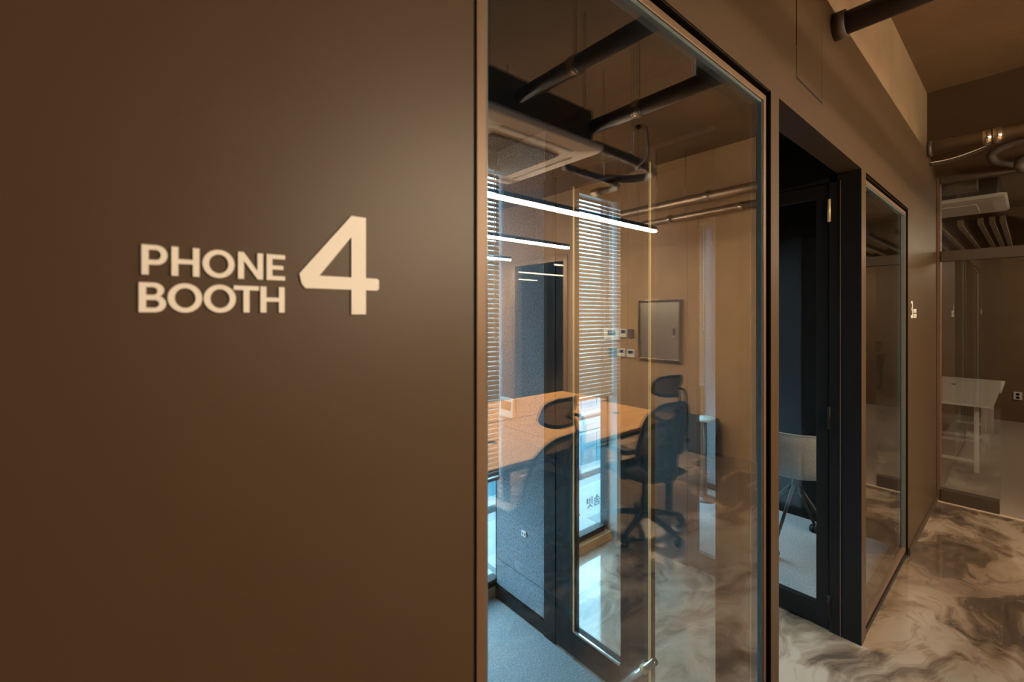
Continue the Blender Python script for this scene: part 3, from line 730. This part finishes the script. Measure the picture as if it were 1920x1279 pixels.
# ================================================================== MESH TASK CHAIR
def task_chair():
    """faces -y in its own space, column at the origin"""
    c = empty('mesh_task_chair', (0, 0, 0))
    lathe('gas_column', [(0.0, 0.09), (0.034, 0.09), (0.034, 0.24), (0.022, 0.24), (0.022, 0.42), (0.0, 0.42)], 'mesh_frame', c, seg=14)
    for k in range(5):
        a = math.radians(18 + 72 * k); ux, uy = math.cos(a), math.sin(a)
        leg = tube('base_leg', [(0.02 * ux, 0.02 * uy, 0.125), (0.16 * ux, 0.16 * uy, 0.105), (0.31 * ux, 0.31 * uy, 0.070)], lambda t: 0.028 - 0.011 * t, 'mesh_frame', c, seg=8)
        bm = bmesh.new()
        for s in (-1, 1):
            p = Vector((0.315 * ux - s * 0.018 * uy, 0.315 * uy + s * 0.018 * ux, 0.030)); rot = Matrix.Translation(p) @ Matrix.Rotation(a, 4, 'Z')
            st = len(bm.verts); alathe(bm, [(0.0, -0.010), (0.024, -0.010), (0.030, -0.005), (0.030, 0.005), (0.024, 0.010), (0.0, 0.010)], 14, axis='y')
            bm.verts.ensure_lookup_table()
            for v in bm.verts[st:]: v.co = rot @ v.co
        abox(bm, 0.315 * ux - 0.008, 0.315 * ux + 0.008, 0.315 * uy - 0.008, 0.315 * uy + 0.008, 0.03, 0.072)
        finish(bm, 'caster', 'rubber', c)
    box('tilt_mechanism', (-0.09, 0.09, -0.12, 0.16, 0.40, 0.455), 'mesh_frame', c, bev=0.012)
    # seat: cushioned pad with waterfall front
    bm = bmesh.new(); nx, ny = 10, 10; top = []; bot = []
    for j in range(ny + 1):
        v = j / ny * 2 - 1; rt = []; rb = []
        for i in range(nx + 1):
            u = i / nx * 2 - 1
            w = 0.25 * (1 - 0.10 * abs(v) ** 3); d = 0.24 * (1 - 0.08 * abs(u) ** 3)
            z = 0.495 - 0.012 * (1 - u * u) - 0.035 * max(0, -v - 0.55) ** 1.3 - 0.028 * max(abs(u), abs(v)) ** 8
            rt.append(bm.verts.new((u * w, v * d - 0.01, z))); rb.append(bm.verts.new((u * w * 0.98, v * d * 0.98 - 0.01, 0.452 - 0.02 * max(0, -v - 0.5))))
        top.append(rt); bot.append(rb)
    for j in range(ny):
        for i in range(nx):
            bm.faces.new((top[j][i], top[j][i + 1], top[j + 1][i + 1], top[j + 1][i])); bm.faces.new((bot[j][i], bot[j + 1][i], bot[j + 1][i + 1], bot[j][i + 1]))
    for i in range(nx):
        bm.faces.new((top[0][i], bot[0][i], bot[0][i + 1], top[0][i + 1])); bm.faces.new((top[ny][i], top[ny][i + 1], bot[ny][i + 1], bot[ny][i]))
    for j in range(ny):
        bm.faces.new((top[j][0], top[j + 1][0], bot[j + 1][0], bot[j][0])); bm.faces.new((top[j][nx], bot[j][nx], bot[j + 1][nx], top[j + 1][nx]))
    finish(bm, 'seat', 'seat_fabric', c, smooth=True)
    # curved mesh panel + frame, used for the backrest and the headrest
    def shell(nm, zc, hz, hw, yb, curve, lean, taper, fr):
        def P(u, v):                                   # u,v in -1..1
            w = hw * (1 - taper * (v < 0) * v * v - 0.10 * (v > 0) * v * v)
            return Vector((u * w, yb + lean * v * hz - curve * u * u - 0.018 * (v < 0) * math.sin(-v * 3.1), zc + v * hz))
        k = empty if False else None
        bm = bmesh.new(); N = 12; g = []
        for j in range(N + 1):
            row = []
            for i in range(N + 1):
                u = i / N * 2 - 1; v = j / N * 2 - 1
                # square to squircle
                uu = u * math.sqrt(max(0, 1 - 0.32 * v * v)); vv = v * math.sqrt(max(0, 1 - 0.32 * u * u))
                row.append(bm.verts.new(P(uu, vv) / 1.0))
            g.append(row)
        for j in range(N):
            for i in range(N): bm.faces.new((g[j][i], g[j][i + 1], g[j + 1][i + 1], g[j + 1][i]))
        edge = [P(math.cos(t) * abs(math.cos(t)) ** -0.4 if abs(math.cos(t)) > 1e-3 else 0, math.sin(t) * abs(math.sin(t)) ** -0.4 if abs(math.sin(t)) > 1e-3 else 0)
                for t in [2 * math.pi * q / 44 + 0.02 for q in range(44)]]
        f = tube(nm, [e for e in edge], fr, 'mesh_frame', c, seg=8, closed=True)
        finish(bm, 'mesh_panel', 'netting', f, smooth=True)
        return f
    shell('backrest', 0.755, 0.255, 0.240, 0.235, 0.055, 0.22, 0.14, 0.016)
    shell('headrest', 1.135, 0.072, 0.150, 0.285, 0.070, 0.10, 0.05, 0.011)
    tube('spine', smooth_path([(0, 0.14, 0.43), (0, 0.255, 0.47), (0, 0.285, 0.62), (0, 0.285, 0.80), (0, 0.315, 0.97)]), lambda t: 0.030 - 0.012 * t, 'mesh_frame', c, seg=10)
    for s in (-1, 1):
        tube('spine_arm', smooth_path([(0, 0.29, 0.80), (s * 0.09, 0.285, 0.88), (s * 0.17, 0.25, 0.93)]), 0.013, 'mesh_frame', c, seg=8)
        tube('headrest_post', smooth_path([(s * 0.035, 0.310, 0.96), (s * 0.035, 0.350, 1.04), (s * 0.035, 0.335, 1.11), (s * 0.03, 0.29, 1.12)]), 0.009, 'mesh_frame', c, seg=8)
    box('lumbar_pad', (-0.13, 0.13, 0.225, 0.250, 0.62, 0.72), 'mesh_frame', c, bev=0.010)
    for s in (-1, 1):
        ar = tube('arm_post', smooth_path([(s * 0.12, 0.03, 0.44), (s * 0.26, 0.03, 0.45), (s * 0.295, 0.03, 0.50), (s * 0.295, 0.03, 0.655)]), 0.017, 'mesh_frame', c, seg=10)
        box('arm_pad', (s * 0.295 - 0.042, s * 0.295 + 0.042, -0.13, 0.15, 0.650, 0.686), 'mesh_frame', ar, bev=0.010)
    return c
ch = task_chair()
ch.location = (1.69, -1.26, 0); ch.rotation_euler.z = math.radians(-8)
tag(ch, 'black mesh task chair with headrest tucked under the desk below the cassette', 'chair', 'mesh task chairs at the desks')
c2 = copy_tree(ch); c2.location = (2.98, -1.34, 0); c2.rotation_euler.z = math.radians(10)
tag(c2, 'black mesh task chair with headrest at the desk end near the leaning board', 'chair', 'mesh task chairs at the desks')

# board leaning at the tan wall
bd = empty('leaning_board', (5.25, -2.02, 0), label='dark blue-black felt board leaning against the tan wall base', cat='board')
mt = Matrix.Rotation(math.radians(-16), 4, 'Y')
bm = bmesh.new(); abox(bm, -0.20, -0.17, -0.24, 0.24, 0.0, 0.42, bev=0.004, mtx=None)
for v in bm.verts: v.co.x += v.co.z * 0.30
finish(bm, 'board_panel', 'board_black', bd)
bm = bmesh.new(); abox(bm, -0.212, -0.199, -0.25, 0.25, 0.0, 0.02); abox(bm, -0.212, -0.199, -0.25, 0.25, 0.41, 0.43)
for v in bm.verts: v.co.x += v.co.z * 0.30
finish(bm, 'board_edge', 'mesh_frame', bd)

# ================================================================== SHELL CHAIR AND SIDE TABLE IN BOOTH THREE
sc_ = empty('shell_chair', (3.60, 0.553, 0), rz=math.radians(95), label='grey upholstered tub chair on a thin black swivel base in booth three', cat='chair')
bm = bmesh.new(); rows = []
N = 32
for j, (z, k, cut) in enumerate(((0.52, 0.66, 0), (0.545, 0.86, 0), (0.60, 0.97, 0), (0.68, 1.02, 0.15), (0.76, 1.05, 0.6), (0.84, 1.06, 1.0))):
    r = []
    for i in range(N):
        a = 2 * math.pi * i / N
        front = max(0.0, -math.sin(a))                       # opening faces -y
        zz = z - (z - 0.57) * cut * front ** 0.6 * 0.95 if z > 0.57 else z
        r.append(bm.verts.new((0.285 * k * math.cos(a), 0.265 * k * math.sin(a), zz)))
    rows.append(r)
inner = []
for j in range(5, 1, -1):
    r = [bm.verts.new((v.co.x * 0.88, v.co.y * 0.88, v.co.z + (0.004 if j == 5 else 0))) for v in rows[j]]; inner.append(r)
allr = rows + inner
for j in range(len(allr) - 1):
    for i in range(N): bm.faces.new((allr[j][i], allr[j][(i + 1) % N], allr[j + 1][(i + 1) % N], allr[j + 1][i]))
bm.faces.new(allr[0][::-1]); bm.faces.new(allr[-1])
finish(bm, 'seat_shell', 'grey_fabric', sc_, smooth=True)
tube('piping', [Vector((v[0], v[1], v[2])) for v in [(0.285 * 1.06 * math.cos(2 * math.pi * i / N), 0.265 * 1.06 * math.sin(2 * math.pi * i / N), 0.843 - (0.27) * max(0.0, -math.sin(2 * math.pi * i / N)) ** 0.6 * 0.95) for i in range(N)]], 0.004, 'grey_fabric', sc_, seg=6, closed=True)
lathe('column', [(0.0, 0.38), (0.022, 0.38), (0.026, 0.43), (0.020, 0.46), (0.020, 0.52), (0.0, 0.52)], 'mesh_frame', sc_, seg=14)
lathe('seat_plate', [(0.0, 0.50), (0.10, 0.50), (0.10, 0.521), (0.0, 0.521)], 'mesh_frame', sc_, seg=18)
for k in range(4):
    a = math.radians(-102 + 90 * k); ux, uy = math.cos(a), math.sin(a)
    tube('base_leg', [(0.01 * ux, 0.01 * uy, 0.43), (0.06 * ux, 0.06 * uy, 0.38), (0.30 * ux, 0.30 * uy, 0.060)], lambda t: 0.013 - 0.003 * t, 'mesh_frame', sc_, seg=10)
    bm = bmesh.new()
    for s in (-1, 1):
        st = len(bm.verts); alathe(bm, [(0.0, -0.012), (0.022, -0.012), (0.028, -0.006), (0.028, 0.006), (0.022, 0.012), (0.0, 0.012)], 14, axis='y')
        bm.verts.ensure_lookup_table(); rot = Matrix.Translation((0.30 * ux - s * 0.016 * uy, 0.30 * uy + s * 0.016 * ux, 0.028)) @ Matrix.Rotation(a, 4, 'Z')
        for v in bm.verts[st:]: v.co = rot @ v.co
    finish(bm, 'caster', 'rubber', sc_)
st_ = empty('side_table', (3.86, 1.34, 0), label='small round white side table by the booth three window', cat='table')
lathe('table_top', [(0.0, 0.705), (0.095, 0.705), (0.10, 0.712), (0.10, 0.720), (0.095, 0.727), (0.0, 0.727)], 'table_white', st_, seg=32)
lathe('pedestal', [(0.0, 0.012), (0.016, 0.012), (0.016, 0.705), (0.0, 0.705)], 'mesh_frame', st_, seg=14)
lathe('foot_disc', [(0.0, 0.0), (0.10, 0.0), (0.09, 0.014), (0.0, 0.016)], 'mesh_frame', st_, seg=24)

# ================================================================== MEETING ROOM TABLES
def table(x0, x1, y0, y1, label):
    t = empty('meeting_table', ((x0 + x1) / 2, (y0 + y1) / 2, 0), label=label, cat='table', group='white meeting tables end to end')
    hx, hy = (x1 - x0) / 2, (y1 - y0) / 2
    box('table_top', (-hx, hx, -hy, hy, 0.705, 0.73), 'table_white', t, bev=0.003)
    box('cable_port', (-hx + 0.30, -hx + 0.42, -0.02, 0.02, 0.729, 0.732), 'black_matt', t)
    for sx in (-1, 1):
        xa = sx * (hx - 0.16)
        for sy in (-1, 1):
            ya = sy * (hy - 0.12); box('leg', (xa - 0.018, xa + 0.018, ya - 0.018, ya + 0.018, 0, 0.705), 'table_white', t, bev=0.002)
        box('crossbar', (xa - 0.014, xa + 0.014, -hy + 0.138, hy - 0.138, 0.10, 0.128), 'table_white', t, bev=0.002)
    box('stretcher', (-hx + 0.178, hx - 0.178, -hy + 0.11, -hy + 0.13, 0.64, 0.665), 'table_white', t, bev=0.002)
    return t
table(6.50, 7.83, -0.295, 0.55, 'white steel-legged meeting table right behind the glass screen')
table(7.84, 9.12, -0.310, 0.55, 'white steel-legged meeting table farther from the glass screen')

# ================================================================== STREET OUTSIDE
ZS = -5.2
bs = empty('street_building', (3.5, 8.0, ZS), label='pale building across the street with shop sign band', cat='building')
HB = 3.2 - ZS
box('wall', (-8, 14, 0.25, 4.0, 0, HB), 'facade_white', bs)
box('roof_cap', (-8.1, 14.1, 0.10, 4.0, HB, HB + 0.18), 'facade_trim', bs)
for i in range(9): box('pier', (-7.8 + 2.3 * i, -7.45 + 2.3 * i, 0.05, 0.25, 1.9, HB), 'facade_white', bs)
for zz in (3.55, 6.3): box('string_course', (-8, 14, 0.08, 0.25, zz, zz + 0.16), 'facade_trim', bs)
for zz, hh in ((2.25, 1.05), (3.95, 1.5), (6.75, 1.3)):
    for i in range(9):
        xa = -7.3 + 2.3 * i
        wn = box('window', (xa, xa + 1.55, 0.16, 0.26, zz, zz + hh), 'facade_trim', bs)
        for q in range(2): box('pane', (xa + 0.07 + q * 0.73, xa + 0.75 + q * 0.73, 0.14, 0.165, zz + 0.08, zz + hh - 0.08), 'facade_glass', wn)
        box('sill', (xa - 0.06, xa + 1.61, 0.02, 0.26, zz - 0.09, zz), 'facade_white', wn)
box('shop_front', (-8, 14, 0.10, 0.25, 0.0, 0.75), 'facade_grey', bs)
sg = empty('shop_sign', (9.6, 7.55, ZS + 1.10), label='long white shop sign box with Korean lettering across the street', cat='sign')
box('sign_box', (-5.0, 5.0, 0, 0.35, 0, 0.95), 'shop_panel', sg, bev=0.01)
tm = Matrix.Translation((0.30, -0.012, 0.30)) @ Matrix.Rotation(math.pi / 2, 4, 'X')
font_text('lettering', '\ube57\uc19c', 0.34, 'sign_ink', sg, tm)
font_text('lettering', 'L A', 0.15, 'sign_ink', sg, Matrix.Translation((-0.35, -0.012, 0.12)) @ Matrix.Rotation(math.pi / 2, 4, 'X'))
boxes('street', [(-30, 30, 1.7, 60, ZS - 0.2, ZS)], 'asphalt', label='asphalt street surface below the windows', cat='street', kind='structure')
pv = empty('pavement', (8.5, 6.6, ZS), label='pale paved footway in front of the shop', cat='pavement', kind='structure')
first = None
for i in range(24):
    for j in range(3):
        if first is None:
            first = box('paving_slab', (-0.235, 0.235, -0.235, 0.235, 0.0, 0.06), 'paving', pv, bev=0.006); o = first
        else: o = first.copy(); C.objects.link(o)
        o.location = (-5.6 + 0.48 * i, -0.5 + 0.48 * j, 0.0)
